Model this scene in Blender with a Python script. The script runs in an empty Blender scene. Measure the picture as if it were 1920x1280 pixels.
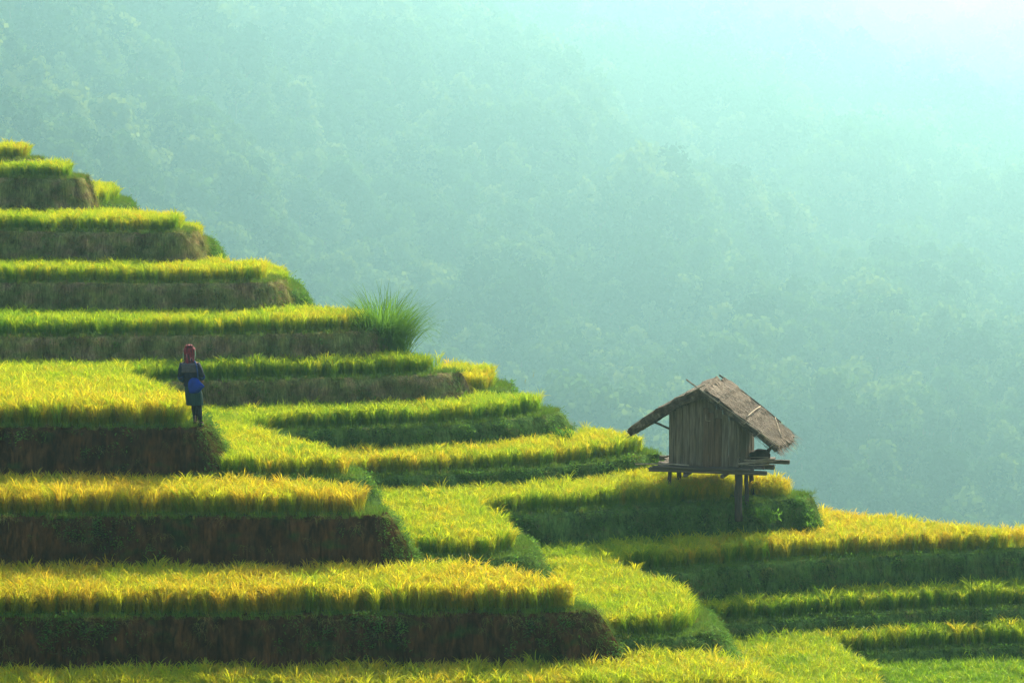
import bpy, bmesh, math, random
import numpy as np
from mathutils import Vector, Matrix, noise
from mathutils.geometry import delaunay_2d_cdt

R = math.radians
random.seed(7)
rng = np.random.default_rng(7)
scene = bpy.context.scene
COL = scene.collection

# ------------------------------------------------------------------ camera, sky, sun, exposure
F = 1920 * 100 / 36.0            # focal length in photo pixels
HROW = 150.0                     # row of the horizon in the photo
cam_d = bpy.data.cameras.new('camera')
cam = bpy.data.objects.new('camera', cam_d)
COL.objects.link(cam)
cam_d.lens = 100
cam_d.sensor_width = 36
cam_d.clip_start = 0.5
cam_d.clip_end = 6000
PITCH = math.atan((640 - HROW) / F)
cam.rotation_euler = (R(90) - PITCH, 0, 0)
scene.camera = cam

SUN_EL, SUN_AZ = 35.0, 19.0      # elevation; azimuth to the right of the view direction
world = bpy.data.worlds.new('World')
scene.world = world
world.use_nodes = True
wn = world.node_tree
bg = wn.nodes['Background']
sky = wn.nodes.new('ShaderNodeTexSky')
sky.sky_type = 'NISHITA'
sky.sun_disc = False
sky.sun_elevation = R(SUN_EL)
sky.sun_rotation = R(SUN_AZ)
sky.dust_density = 4.0
sky.ozone_density = 0.3
wn.links.new(sky.outputs[0], bg.inputs[0])
bg.inputs[1].default_value = 0.15

sd = bpy.data.lights.new('sun', 'SUN')
sd.energy = 5.0
sd.angle = R(0.5)
sd.color = (1.0, 0.92, 0.72)
sun = bpy.data.objects.new('sun', sd)
COL.objects.link(sun)
_az = R(SUN_AZ)
sdir = Vector((math.sin(_az) * math.cos(R(SUN_EL)), math.cos(_az) * math.cos(R(SUN_EL)), math.sin(R(SUN_EL))))
sun.rotation_euler = sdir.to_track_quat('Z', 'Y').to_euler()
sun.location = (30, 40, 60)

scene.view_settings.view_transform = 'Standard'
scene.view_settings.look = 'None'
scene.view_settings.gamma = 1.0
scene.view_settings.exposure = 0.98
cy = scene.cycles
cy.use_denoising = True
cy.denoising_prefilter = 'NONE'
cy.max_bounces = 6
cy.diffuse_bounces = 3
cy.transmission_bounces = 4
cy.transparent_max_bounces = 4
cy.volume_bounces = 0
cy.sample_clamp_indirect = 6

# ------------------------------------------------------------------ helpers
def ray(px, row):
    a = -PITCH
    x = (px - 960) / F
    v = -(row - 640) / F
    y = math.cos(a) - v * math.sin(a)
    z = math.sin(a) + v * math.cos(a)
    return x, y, z

def on_plane(px, row, h):
    x, y, z = ray(px, row)
    t = -h / z
    return (x * t, y * t)

def row_of(h, d):
    return HROW + F * h / d

def at(px, d, h):
    """plan point seen at column px at (about) distance d on the level h below the camera"""
    return on_plane(px, row_of(h, d), h)

def tag(o, label=None, cat=None, group=None, kind=None):
    if label: o['label'] = label
    if cat: o['category'] = cat
    if group: o['group'] = group
    if kind: o['kind'] = kind
    return o

def empty(name, loc, rz=0.0):
    o = bpy.data.objects.new(name, None)
    o.empty_display_size = 0.2
    COL.objects.link(o)
    o.location = loc
    o.rotation_euler = (0, 0, rz)
    return o

class MB:
    """collects verts and faces of one mesh"""
    def __init__(self):
        self.v, self.f, self.a = [], [], []
    def add(self, vs, fs, a=0.0):
        n = len(self.v)
        self.v += [tuple(p) for p in vs]
        self.a += [a] * len(vs)
        self.f += [tuple(i + n for i in f) for f in fs]
    def box(self, c, s, rot=None, bev=0.0, a=0.0):
        hx, hy, hz = s[0] / 2, s[1] / 2, s[2] / 2
        bm = bmesh.new()
        bmesh.ops.create_cube(bm, size=1)
        for v in bm.verts:
            v.co = Vector((v.co.x * s[0], v.co.y * s[1], v.co.z * s[2]))
        if bev > 0:
            bmesh.ops.bevel(bm, geom=bm.edges[:], offset=bev, segments=1, affect='EDGES')
        M = Matrix.Translation(Vector(c)) @ (rot.to_4x4() if rot else Matrix())
        bm.verts.index_update()
        self.add([M @ v.co for v in bm.verts], [[v.index for v in f.verts] for f in bm.faces], a)
        bm.free()
    def tube(self, path, radii, n=7, a=0.0, wob=0.0):
        path = [Vector(p) for p in path]
        if not hasattr(radii, '__len__'): radii = [radii] * len(path)
        vs, fs = [], []
        up = Vector((0.13, 0.21, 0.97))
        for i, p in enumerate(path):
            t = (path[min(i + 1, len(path) - 1)] - path[max(i - 1, 0)]).normalized()
            u = t.cross(up)
            if u.length < 0.05: u = t.cross(Vector((1, 0, 0)))
            u.normalize(); w = t.cross(u)
            for k in range(n):
                g = 2 * math.pi * k / n
                r = radii[i] * (1 + wob * (random.random() - .5))
                vs.append(p + (u * math.cos(g) + w * math.sin(g)) * r)
        for i in range(len(path) - 1):
            for k in range(n):
                k2 = (k + 1) % n
                fs.append((i * n + k, i * n + k2, (i + 1) * n + k2, (i + 1) * n + k))
        fs.append(tuple(range(n - 1, -1, -1)))
        fs.append(tuple((len(path) - 1) * n + k for k in range(n)))
        self.add(vs, fs, a)
    def ribbon(self, base, az, length, width, lean, curve, segs=3, a=0.0, tw=0.0, shape='blade', pw=1.4):
        """a leaf: starts at base, leans lean (rad from vertical) towards az, bending by curve"""
        dx, dy = math.cos(az), math.sin(az)
        sx, sy = -math.sin(az + tw), math.cos(az + tw)
        p = Vector(base)
        vs, fs = [], []
        st = length / segs
        for i in range(segs + 1):
            s = i / segs
            if shape == 'blade': w = width * (1 - s ** 2) * (0.6 + 0.4 * min(1, s * 4)) if i < segs else 0
            elif shape == 'leaf': w = width * math.sin(math.pi * min(.97, max(.08, s)))
            else: w = width * (0.5 + 0.8 * s * (1.25 - s)) if i < segs else 0.15 * width
            vs.append((p.x - sx * w / 2, p.y - sy * w / 2, p.z))
            vs.append((p.x + sx * w / 2, p.y + sy * w / 2, p.z))
            th = lean + curve * ((i + .5) / segs) ** pw
            p = p + Vector((dx * math.sin(th), dy * math.sin(th), math.cos(th))) * st
        for i in range(segs):
            fs.append((2 * i, 2 * i + 1, 2 * i + 3, 2 * i + 2))
        self.add(vs, fs, a)
        return p
    def build(self, name, mat, parent=None, smooth=False, attr=False):
        me = bpy.data.meshes.new(name)
        me.from_pydata(self.v, [], self.f)
        if attr:
            at_ = me.attributes.new('part', 'FLOAT', 'POINT')
            at_.data.foreach_set('value', self.a)
        me.materials.append(mat)
        if smooth:
            me.polygons.foreach_set('use_smooth', [True] * len(me.polygons))
        me.update()
        o = bpy.data.objects.new(name, me)
        COL.objects.link(o)
        if parent: o.parent = parent
        return o

def npnoise(x, y, s, seed=0):
    """cheap smooth 2-D noise, about -1..1, from summed rotated sines"""
    r = np.random.default_rng(seed)
    out = np.zeros_like(x, dtype=float)
    for k in range(7):
        a = r.uniform(0, 6.28); f = r.uniform(.6, 1.7) / s; ph = r.uniform(0, 6.28)
        out += np.sin((x * math.cos(a) + y * math.sin(a)) * f * 6.283 + ph + 1.3 * np.sin((x * math.sin(a) - y * math.cos(a)) * f * 4 + ph * 2))
    return out / 3.2

# ------------------------------------------------------------------ materials
def mat_new(name):
    m = bpy.data.materials.new(name)
    m.use_nodes = True
    nt = m.node_tree
    nt.nodes.clear()
    out = nt.nodes.new('ShaderNodeOutputMaterial')
    return m, nt, out

def ramp(nt, fac, stops):
    r = nt.nodes.new('ShaderNodeValToRGB')
    el = r.color_ramp.elements
    while len(el) < len(stops): el.new(0.5)
    for e, (p, c) in zip(el, stops):
        e.position = p; e.color = (*c, 1)
    nt.links.new(fac, r.inputs[0])
    return r.outputs[0]

def mixc(nt, fac, a, b):
    n = nt.nodes.new('ShaderNodeMix'); n.data_type = 'RGBA'
    for sock, v in ((n.inputs[0], fac), (n.inputs[6], a), (n.inputs[7], b)):
        if isinstance(v, (tuple, list)): sock.default_value = (*v, 1)
        elif isinstance(v, (int, float)): sock.default_value = v
        else: nt.links.new(v, sock)
    return n.outputs[2]

def attr(nt, name, typ='GEOMETRY'):
    n = nt.nodes.new('ShaderNodeAttribute'); n.attribute_name = name; n.attribute_type = typ
    return n.outputs['Fac']

def noise_tex(nt, scale=5, mapping=(1, 1, 1), detail=4, coord='Object', rough=.55, dist=0.0):
    tc = nt.nodes.new('ShaderNodeTexCoord')
    mp = nt.nodes.new('ShaderNodeMapping'); mp.inputs['Scale'].default_value = mapping
    nt.links.new(tc.outputs[coord], mp.inputs[0])
    n = nt.nodes.new('ShaderNodeTexNoise')
    n.inputs['Scale'].default_value = scale; n.inputs['Detail'].default_value = detail
    n.inputs['Roughness'].default_value = rough; n.inputs['Distortion'].default_value = dist
    nt.links.new(mp.outputs[0], n.inputs[0])
    return n.outputs[0]

def foliage_mat(name, leaf_stops, ear_stops=None, transl=0.5, tw=1.3, typ='INSTANCER'):
    """two-sided leaf: diffuse + translucent + a little gloss; colour by the plant's own ripeness 'tint'"""
    m, nt, out = mat_new(name)
    t = attr(nt, 'tint', typ)
    c = ramp(nt, t, leaf_stops)
    if ear_stops:
        c = mixc(nt, attr(nt, 'part'), c, ramp(nt, t, ear_stops))
    d = nt.nodes.new('ShaderNodeBsdfDiffuse'); nt.links.new(c, d.inputs[0])
    tr = nt.nodes.new('ShaderNodeBsdfTranslucent')
    mu = nt.nodes.new('ShaderNodeVectorMath'); mu.operation = 'MULTIPLY'
    nt.links.new(c, mu.inputs[0]); mu.inputs[1].default_value = (tw * 1.05, tw, tw * .6)
    nt.links.new(mu.outputs[0], tr.inputs[0])
    mx = nt.nodes.new('ShaderNodeMixShader'); mx.inputs[0].default_value = transl
    nt.links.new(d.outputs[0], mx.inputs[1]); nt.links.new(tr.outputs[0], mx.inputs[2])
    g = nt.nodes.new('ShaderNodeBsdfGlossy'); g.inputs['Roughness'].default_value = .45
    g.inputs[0].default_value = (.9, .9, .75, 1)
    mx2 = nt.nodes.new('ShaderNodeMixShader'); mx2.inputs[0].default_value = .02 if name == 'rice' else 0.0
    nt.links.new(mx.outputs[0], mx2.inputs[1]); nt.links.new(g.outputs[0], mx2.inputs[2])
    nt.links.new(mx2.outputs[0], out.inputs[0])
    return m

def solid_mat(name, stops, scale=6, mapping=(1, 1, 1), rough=.85, bump=.3, detail=6, coord='Object', bscale=None, dist=0.0):
    m, nt, out = mat_new(name)
    n = noise_tex(nt, scale, mapping, detail, coord, .6, dist)
    c = ramp(nt, n, stops)
    b = nt.nodes.new('ShaderNodeBsdfPrincipled')
    nt.links.new(c, b.inputs['Base Color'])
    b.inputs['Roughness'].default_value = rough
    b.inputs['Specular IOR Level'].default_value = .2
    if bump:
        bp = nt.nodes.new('ShaderNodeBump'); bp.inputs['Strength'].default_value = bump
        bp.inputs['Distance'].default_value = .03
        nt.links.new(noise_tex(nt, bscale or scale * 2, mapping, 6, coord), bp.inputs['Height'])
        nt.links.new(bp.outputs[0], b.inputs['Normal'])
    nt.links.new(b.outputs[0], out.inputs[0])
    return m

M = {}
M['rice'] = foliage_mat('rice',
    [(0, (.075, .23, .012)), (.45, (.15, .30, .014)), (.8, (.26, .33, .018)), (1, (.33, .32, .02))],
    [(0, (.26, .42, .02)), (.4, (.48, .55, .025)), (.75, (.62, .57, .03)), (1, (.66, .50, .04))], .5, 1.35)
M['grass'] = foliage_mat('bank_grass',
    [(0, (.28, .20, .09)), (.3, (.25, .23, .075)), (.55, (.13, .20, .04)), (1, (.12, .25, .03))], None, .35, 1.1)
M['weed'] = foliage_mat('weed_leaf',
    [(0, (.08, .15, .04)), (.5, (.11, .25, .045)), (1, (.20, .36, .06))], None, .35, 1.2)
M['reed'] = foliage_mat('reed_leaf', [(0, (.09, .21, .03)), (1, (.15, .30, .045))], None, .45, 1.2, 'OBJECT')
M['stalk'] = foliage_mat('dry_stalk', [(0, (.30, .30, .08)), (1, (.34, .3, .1))], None, .35, 1.1, 'OBJECT')
M['forest'] = foliage_mat('forest_leaf', [(0, (.012, .03, .01)), (.5, (.045, .085, .024)), (1, (.115, .15, .045))], [(0, (.07, .05, .03)), (1, (.10, .08, .05))], .5, 1.4)

def soil(name, brown, green, amount, streak=26):
    m, nt, out = mat_new(name)
    n1 = noise_tex(nt, 1.0, (streak, streak, 2.0), 9, 'Object', .68, .8)
    n2 = noise_tex(nt, 1.7, (1, 1, 1.6), 6, 'Object', .6)
    n3 = noise_tex(nt, 2.6, (1, 1, .7), 8, 'Object', .65)
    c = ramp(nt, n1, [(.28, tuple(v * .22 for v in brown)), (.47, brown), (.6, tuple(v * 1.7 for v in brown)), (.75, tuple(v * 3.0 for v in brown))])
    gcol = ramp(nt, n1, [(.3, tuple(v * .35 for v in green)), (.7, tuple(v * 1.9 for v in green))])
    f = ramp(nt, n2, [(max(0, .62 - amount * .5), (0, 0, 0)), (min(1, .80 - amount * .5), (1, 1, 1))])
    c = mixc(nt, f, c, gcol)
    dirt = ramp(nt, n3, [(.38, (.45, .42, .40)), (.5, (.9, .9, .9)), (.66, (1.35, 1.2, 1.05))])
    mu = nt.nodes.new('ShaderNodeVectorMath'); mu.operation = 'MULTIPLY'
    nt.links.new(c, mu.inputs[0]); nt.links.new(dirt, mu.inputs[1])
    b = nt.nodes.new('ShaderNodeBsdfDiffuse'); nt.links.new(mu.outputs[0], b.inputs[0])
    bp = nt.nodes.new('ShaderNodeBump'); bp.inputs['Strength'].default_value = 1.0; bp.inputs['Distance'].default_value = .06
    nt.links.new(n1, bp.inputs['Height']); nt.links.new(bp.outputs[0], b.inputs['Normal'])
    nt.links.new(b.outputs[0], out.inputs[0])
    return m
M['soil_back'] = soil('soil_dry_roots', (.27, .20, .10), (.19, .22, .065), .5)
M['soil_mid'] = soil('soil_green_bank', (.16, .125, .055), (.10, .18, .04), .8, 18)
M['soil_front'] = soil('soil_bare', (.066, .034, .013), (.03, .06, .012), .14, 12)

# ------------------------------------------------------------------ geometry-node scatter (only for stuff)
def scatter(name, protos, pts, rot, scl, tint, mat):
    nv = sum(len(p.v) for p in protos)
    verts, faces, pid, part = [], [], [], []
    for k, p in enumerate(protos):
        n = len(verts)
        verts += p.v; part += p.a; pid += [k] * len(p.v)
        faces += [tuple(i + n for i in f) for f in p.f]
    N = len(pts)
    allv = np.concatenate([np.array(verts, dtype=float).reshape(-1, 3), np.asarray(pts, dtype=float)])
    me = bpy.data.meshes.new(name)
    me.from_pydata(allv.tolist(), [], faces)
    K = len(protos)
    var = rng.integers(0, K, N)
    def put(nm, typ, field, arr):
        a = me.attributes.new(nm, typ, 'POINT'); a.data.foreach_set(field, np.ascontiguousarray(arr).ravel())
    put('proto', 'INT', 'value', np.concatenate([np.array(pid), 100 + var]).astype(np.int32))
    put('part', 'FLOAT', 'value', np.concatenate([np.array(part), np.zeros(N)]).astype(np.float32))
    put('rot', 'FLOAT_VECTOR', 'vector', np.concatenate([np.zeros((nv, 3)), rot]).astype(np.float32))
    put('scl', 'FLOAT', 'value', np.concatenate([np.ones(nv), scl]).astype(np.float32))
    put('tint', 'FLOAT', 'value', np.concatenate([np.zeros(nv), np.clip(tint, 0, 1)]).astype(np.float32))
    me.materials.append(mat)
    o = bpy.data.objects.new(name, me)
    COL.objects.link(o)
    ng = bpy.data.node_groups.new(name + '_scatter', 'GeometryNodeTree')
    ng.interface.new_socket('Geometry', in_out='INPUT', socket_type='NodeSocketGeometry')
    ng.interface.new_socket('Geometry', in_out='OUTPUT', socket_type='NodeSocketGeometry')
    gi = ng.nodes.new('NodeGroupInput'); go = ng.nodes.new('NodeGroupOutput')
    jn = ng.nodes.new('GeometryNodeJoinGeometry')
    def named(nm, typ):
        n = ng.nodes.new('GeometryNodeInputNamedAttribute'); n.data_type = typ
        n.inputs[0].default_value = nm
        return n.outputs[0]
    pa = named('proto', 'INT'); ra = named('rot', 'FLOAT_VECTOR'); sa = named('scl', 'FLOAT')
    def sep(k):
        c = ng.nodes.new('FunctionNodeCompare'); c.data_type = 'INT'; c.operation = 'EQUAL'
        c.inputs[3].default_value = k
        ng.links.new(pa, c.inputs[2])
        s = ng.nodes.new('GeometryNodeSeparateGeometry'); s.domain = 'POINT'
        ng.links.new(gi.outputs[0], s.inputs[0]); ng.links.new(c.outputs[0], s.inputs[1])
        return s.outputs[0]
    for k in range(K):
        ip = ng.nodes.new('GeometryNodeInstanceOnPoints')
        ng.links.new(sep(100 + k), ip.inputs['Points'])
        ng.links.new(sep(k), ip.inputs['Instance'])
        ng.links.new(ra, ip.inputs['Rotation']); ng.links.new(sa, ip.inputs['Scale'])
        ng.links.new(ip.outputs[0], jn.inputs[0])
    ng.links.new(jn.outputs[0], go.inputs[0])
    md = o.modifiers.new('scatter', 'NODES'); md.node_group = ng
    return o

# ------------------------------------------------------------------ terraces
# name: level h below the camera; edge tokens ('e', column, row) seen on that level or ('d', column, distance)
def E(*a): return [('e', x, r) for x, r in a]
def D(*a): return [('d', x, d) for x, d in a]
SLABS = {
 'T0': dict(h=2.10, e=E((-300, 300), (-100, 300), (30, 300), (66, 299), (77, 297)) + D((80, 75.8), (66, 76.8), (-100, 78), (-300, 80)), rice=.40, gold=.55, soil='soil_back'),
 'T1': dict(h=2.54, e=E((-300, 335), (-100, 334), (60, 334), (120, 335), (150, 334), (161, 331)) + D((166, 74.6), (152, 75.4), (60, 77), (-100, 82), (-300, 86)), rice=.40, gold=.55, soil='soil_back'),
 'T1b': dict(h=3.30, e=E((60, 385), (160, 384), (215, 382), (236, 379)) + D((240, 78.5), (215, 81), (60, 82)), rice=.42, gold=.5, soil='soil_mid'),
 'T2': dict(h=3.74, e=E((-300, 432), (-100, 433), (60, 434), (200, 435), (300, 437), (345, 437), (361, 434)) + D((366, 71.0), (347, 72.2), (250, 73.8), (180, 75), (60, 82), (-300, 86)), rice=.40, gold=.55, soil='soil_back'),
 'T2b': dict(h=4.25, e=E((260, 462), (340, 462), (376, 460), (393, 456)) + D((396, 75.5), (370, 78), (260, 80)), rice=.42, gold=.5, soil='soil_mid'),
 'T3': dict(h=4.81, e=E((-300, 530), (-100, 530), (100, 530), (300, 532), (450, 531), (505, 529), (524, 525)) + D((530, 68.6), (515, 69.8), (450, 70.2), (370, 70.8), (300, 76), (-300, 86)), rice=.40, gold=.45, soil='soil_back'),
 'T3b': dict(h=5.27, e=E((420, 548), (510, 546), (545, 545), (556, 541)) + D((560, 73), (535, 76), (420, 78)), rice=.42, gold=.5, soil='soil_mid'),
 'T4': dict(h=5.81, e=E((-300, 632), (-100, 632), (100, 632), (300, 630), (500, 627), (640, 623), (690, 620), (711, 615)) + D((717, 66.6), (705, 67.6), (640, 68.2), (540, 68.6), (450, 74), (-300, 86)), rice=.40, gold=.30, soil='soil_back'),
 'T5': dict(h=6.73, e=D((-300, 55.2)) + E((-120, 801), (60, 802), (200, 802), (330, 803), (372, 801), (386, 795)) + D((384, 56.2), (350, 58.3), (285, 60.6), (250, 62.2), (275, 63.1)) + E((390, 715), (600, 710), (760, 705), (830, 701), (856, 696)) + D((864, 65.5), (848, 66.0), (785, 66.3), (760, 67.6), (690, 68.2), (560, 74), (-300, 86)), rice=.48, gold=.6, soil='soil_back'),
 'T5b': dict(h=7.30, e=E((780, 738), (860, 737), (925, 735), (948, 731)) + D((954, 68.2), (930, 69.6), (850, 70.2), (800, 70)), rice=.42, gold=.6, soil='soil_mid'),
 'T6': dict(h=7.63, e=D((150, 55.4), (330, 54.9), (430, 54.6), (560, 54.5), (645, 54.5), (678, 54.9), (672, 55.8), (600, 57.2), (530, 59.0), (490, 60.6), (520, 61.7)) + E((600, 804), (730, 802), (864, 795), (960, 786), (1015, 779), (1042, 774)) + D((1050, 65.6), (1030, 66.2), (950, 66.4), (850, 66.8), (700, 72), (150, 70)), rice=.40, gold=.35, soil='soil_mid'),
 'T7': dict(h=8.40, e=D((420, 60.0), (560, 60.0)) + E((690, 894), (850, 888), (1000, 879), (1110, 868), (1190, 858), (1222, 850)) + D((1238, 63.8), (1222, 64.6), (1150, 65.8), (1060, 66.7), (900, 68), (800, 72), (420, 70)), rice=.40, gold=.62, soil='soil_mid'),
 'T8': dict(h=9.00, e=D((560, 53.9), (660, 53.7), (780, 53.7), (885, 53.4), (960, 53.7), (988, 54.5), (985, 55.6), (958, 57.1), (922, 58.2), (925, 58.8)) + E((985, 964), (1155, 955), (1290, 946), (1385, 942), (1450, 939), (1500, 934), (1519, 926)) + D((1522, 61.6), (1490, 62.3), (1400, 62.7), (1310, 63.1), (1180, 64.8), (1000, 68), (700, 70), (560, 60)), rice=.40, gold=.65, soil='soil_mid'),
 'T9': dict(h=10.0, e=D((930, 51.2), (1060, 50.9), (1190, 50.9), (1270, 50.9), (1322, 51.6), (1334, 52.6), (1322, 53.8), (1250, 55.5), (1175, 57.0), (1165, 57.6)) + E((1275, 1071), (1430, 1056), (1594, 1044), (1750, 1038), (1913, 1033), (2100, 1028), (2300, 1024)) + D((2300, 61.4), (1920, 61.2), (1850, 61.5), (1780, 62.3), (1650, 63.3), (1520, 64.5), (1300, 66.5), (1000, 66)), rice=.42, gold=.72, soil='soil_mid'),
 'T9b': dict(h=10.25, e=D((1700, 61.8), (2300, 61.5), (2300, 63.4), (1900, 63.2), (1850, 63), (1800, 62.6)), rice=.42, gold=.75, soil='soil_mid'),
 'T10': dict(h=10.95, e=D((1150, 56.8)) + E((1330, 1172), (1417, 1167), (1560, 1156), (1700, 1148), (1913, 1140), (2100, 1134), (2300, 1130)) + D((2300, 64), (1500, 63), (1150, 60)), rice=.40, gold=.28, soil='soil_mid'),
 'T11': dict(h=11.55, e=D((1150, 49.2), (1400, 49.4), (1600, 50.6), (1680, 52.2), (1682, 53.6), (1655, 55.0), (1610, 56.2), (1585, 57.1)) + E((1640, 1225), (1760, 1218), (1913, 1213), (2100, 1208), (2300, 1205)) + D((2300, 62), (1500, 61), (1150, 57)), rice=.42, gold=.38, soil='soil_mid'),
 'T12': dict(h=12.05, e=D((700, 45.5), (1500, 45.5), (2300, 45.8), (2300, 62), (1500, 61), (700, 50)), rice=.38, gold=.02, soil='soil_mid'),
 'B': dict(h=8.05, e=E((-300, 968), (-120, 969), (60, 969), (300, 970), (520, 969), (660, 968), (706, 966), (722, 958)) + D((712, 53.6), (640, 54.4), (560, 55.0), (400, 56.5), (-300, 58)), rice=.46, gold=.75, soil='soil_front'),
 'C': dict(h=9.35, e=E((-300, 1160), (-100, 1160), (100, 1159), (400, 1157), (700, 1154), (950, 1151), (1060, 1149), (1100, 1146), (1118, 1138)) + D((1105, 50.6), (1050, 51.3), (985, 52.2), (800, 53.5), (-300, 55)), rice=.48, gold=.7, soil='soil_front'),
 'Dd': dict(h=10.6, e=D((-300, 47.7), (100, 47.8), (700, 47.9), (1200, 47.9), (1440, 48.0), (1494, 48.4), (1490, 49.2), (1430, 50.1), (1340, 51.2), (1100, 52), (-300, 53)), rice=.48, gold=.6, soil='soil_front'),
}
ORDER = sorted(SLABS, key=lambda k: SLABS[k]['h'])

def chaikin(P, n=2):
    for _ in range(n):
        Q = []
        for i in range(len(P)):
            a, b = P[i], P[(i + 1) % len(P)]
            L = (b - a).length
            if L > 6:      # keep long straight runs straight near their ends
                t = 1.2 / L
            else: t = .25
            Q += [a.lerp(b, t), a.lerp(b, 1 - t)]
        P = Q
    return P

def resample(P, step):
    Q = []
    for i in range(len(P)):
        a, b = P[i], P[(i + 1) % len(P)]
        n = max(1, int(round((b - a).length / step)))
        Q += [a.lerp(b, k / n) for k in range(n)]
    return Q

def in_poly(px, py, poly):
    x0, y0 = poly[:, 0], poly[:, 1]
    x1, y1 = np.roll(x0, -1), np.roll(y0, -1)
    c = np.zeros(len(px), bool)
    for a, b, u, v in zip(x0, y0, x1, y1):
        if b == v: continue
        m = ((b > py) != (v > py)) & (px < (u - a) * (py - b) / (v - b) + a)
        c ^= m
    return c

def dist_poly(px, py, poly):
    d = np.full(len(px), 1e9)
    q = np.roll(poly, -1, axis=0)
    for (a, b), (u, v) in zip(poly, q):
        ex, ey = u - a, v - b
        L2 = ex * ex + ey * ey + 1e-12
        t = np.clip(((px - a) * ex + (py - b) * ey) / L2, 0, 1)
        d = np.minimum(d, (px - a - t * ex) ** 2 + (py - b - t * ey) ** 2)
    return np.sqrt(d)

WALLS = {'T0': 1.2, 'T5': 2.2, 'B': 2.0, 'C': 2.0, 'Dd': 2.2, 'T12': 3, 'T8': 2.2, 'T9': 2.2}
for k in ORDER:
    s = SLABS[k]; h = s['h']
    P = [Vector(on_plane(t[1], t[2], h)) if t[0] == 'e' else Vector(at(t[1], t[2], h)) for t in s['e']]
    ar = sum(P[i].cross(P[(i + 1) % len(P)]) if False else (P[i].x * P[(i + 1) % len(P)].y - P[(i + 1) % len(P)].x * P[i].y) for i in range(len(P)))
    if ar < 0: P.reverse()
    P = resample(chaikin(P, 2), .14)
    Q = []
    n = len(P)
    for i, p in enumerate(P):
        t = (P[(i + 1) % n] - P[i - 1]).normalized()
        nn = Vector((t.y, -t.x))
        w = noise.noise(Vector((p.x * .9, p.y * .9, h * 7))) * .07 + noise.noise(Vector((p.x * 3.1, p.y * 3.1, h * 3))) * .03
        Q.append(p + nn * w)
    s['poly'] = Q
    s['np'] = np.array([(p.x, p.y) for p in Q])
    N_ = []
    for i in range(n):
        t = (Q[(i + 2) % n] - Q[i - 2]).normalized()
        N_.append(Vector((t.y, -t.x)))
    s['nrm'] = N_

NAMES = {
 'T0': 'the topmost terrace at the upper left corner', 'T1': 'the second terrace from the top of the stair',
 'T1b': 'the short spur behind the second terrace from the top', 'T2': 'the third terrace from the top of the stair',
 'T2b': 'the short spur peeping out behind the third terrace', 'T3': 'the fourth terrace from the top of the stair',
 'T3b': 'the short spur peeping out behind the fourth terrace', 'T4': 'the fifth terrace, which ends at the tall grass clump',
 'T5': 'the terrace the person walks on', 'T5b': 'the short spur below the tall grass clump, right of the wall end',
 'T6': 'the terrace just right of and below the person', 'T7': 'the terrace whose tip touches the left roof edge of the hut',
 'T8': 'the terrace the hut stands on', 'T9': 'the broad golden terrace right below the hut', 'T9b': 'the far sliver at the right edge of the picture',
 'T10': 'the green terrace under the broad golden one at right', 'T11': 'the second terrace from the bottom at lower right',
 'T12': 'the lowest terrace at the bottom right corner', 'B': 'the first dark walled terrace below the person',
 'C': 'the second dark walled terrace below the person', 'Dd': 'the nearest terrace along the bottom edge',
}
def wall_prof(z, k='', nr=None):
    """outward batter of the bank at depth z below the lip; the tips of the spurs slump outward"""
    e = 0.0
    if nr is not None:
        e = (.16 if k in ('T0', 'T1', 'T2', 'T3', 'T4') else .38) * max(0.0, nr.x) ** 1.5
    return .05 * min(1, z / .08) + (.14 + e) * z + e * .10 * min(1, z / .3)

wall_pts = []     # (x, y, z, nx, ny, slab, depth)
for k in ORDER:
    s = SLABS[k]; h = s['h']; Q = s['poly']; n = len(Q)
    depth = WALLS.get(k, 1.7)
    zs = [0, .015, .05, .12, .22, .35, .5, .66, .83, 1.0, 1.2, 1.45, 1.7, 2.2, 3.0]
    zs = [z for z in zs if z <= depth + 1e-6]
    vs, fs = [], []
    for j, z in enumerate(zs):
        for i in range(n):
            p, nr = Q[i], s['nrm'][i]
            o = wall_prof(z, k, nr)
            if z > .04:
                o += noise.noise(Vector((p.x * 2.6, p.y * 2.6, z * 1.2 + h))) * .06 + noise.noise(Vector((p.x * 8, p.y * 8, z * 3 + h))) * .04
            zz = -h - z + (noise.noise(Vector((p.x * 1.7, p.y * 1.7, h))) * .02 if j < 4 else 0)
            vs.append((p.x + nr.x * o, p.y + nr.y * o, zz))
    for j in range(len(zs) - 1):
        for i in range(n):
            i2 = (i + 1) % n
            fs.append((j * n + i, (j + 1) * n + i, (j + 1) * n + i2, j * n + i2))
    cv, _ce, cf, ov, _oe, _of = delaunay_2d_cdt([Vector((p.x, p.y)) for p in Q], [], [list(range(n))], 1, 1e-5)
    mp = []
    for c, og in zip(cv, ov):
        if og: mp.append(og[0])
        else: mp.append(len(vs)); vs.append((c.x, c.y, -h))
    for t in cf:
        t = [mp[i] for i in t]
        p0, p1, p2 = (Vector(vs[i]) for i in t[:3])
        if (p1 - p0).cross(p2 - p0).z < 0: t.reverse()
        fs.append(tuple(t))
    me = bpy.data.meshes.new('terrace')
    me.from_pydata(vs, [], fs)
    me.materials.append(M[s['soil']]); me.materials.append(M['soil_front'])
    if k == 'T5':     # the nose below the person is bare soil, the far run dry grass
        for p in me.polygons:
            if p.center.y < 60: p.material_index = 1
    me.polygons.foreach_set('use_smooth', [len(p.vertices) == 4 for p in me.polygons])
    o = bpy.data.objects.new('terrace', me); COL.objects.link(o)
    tag(o, 'earth bank and ledge of ' + NAMES[k], 'terrace', 'stepped rice terraces', 'structure')

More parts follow.
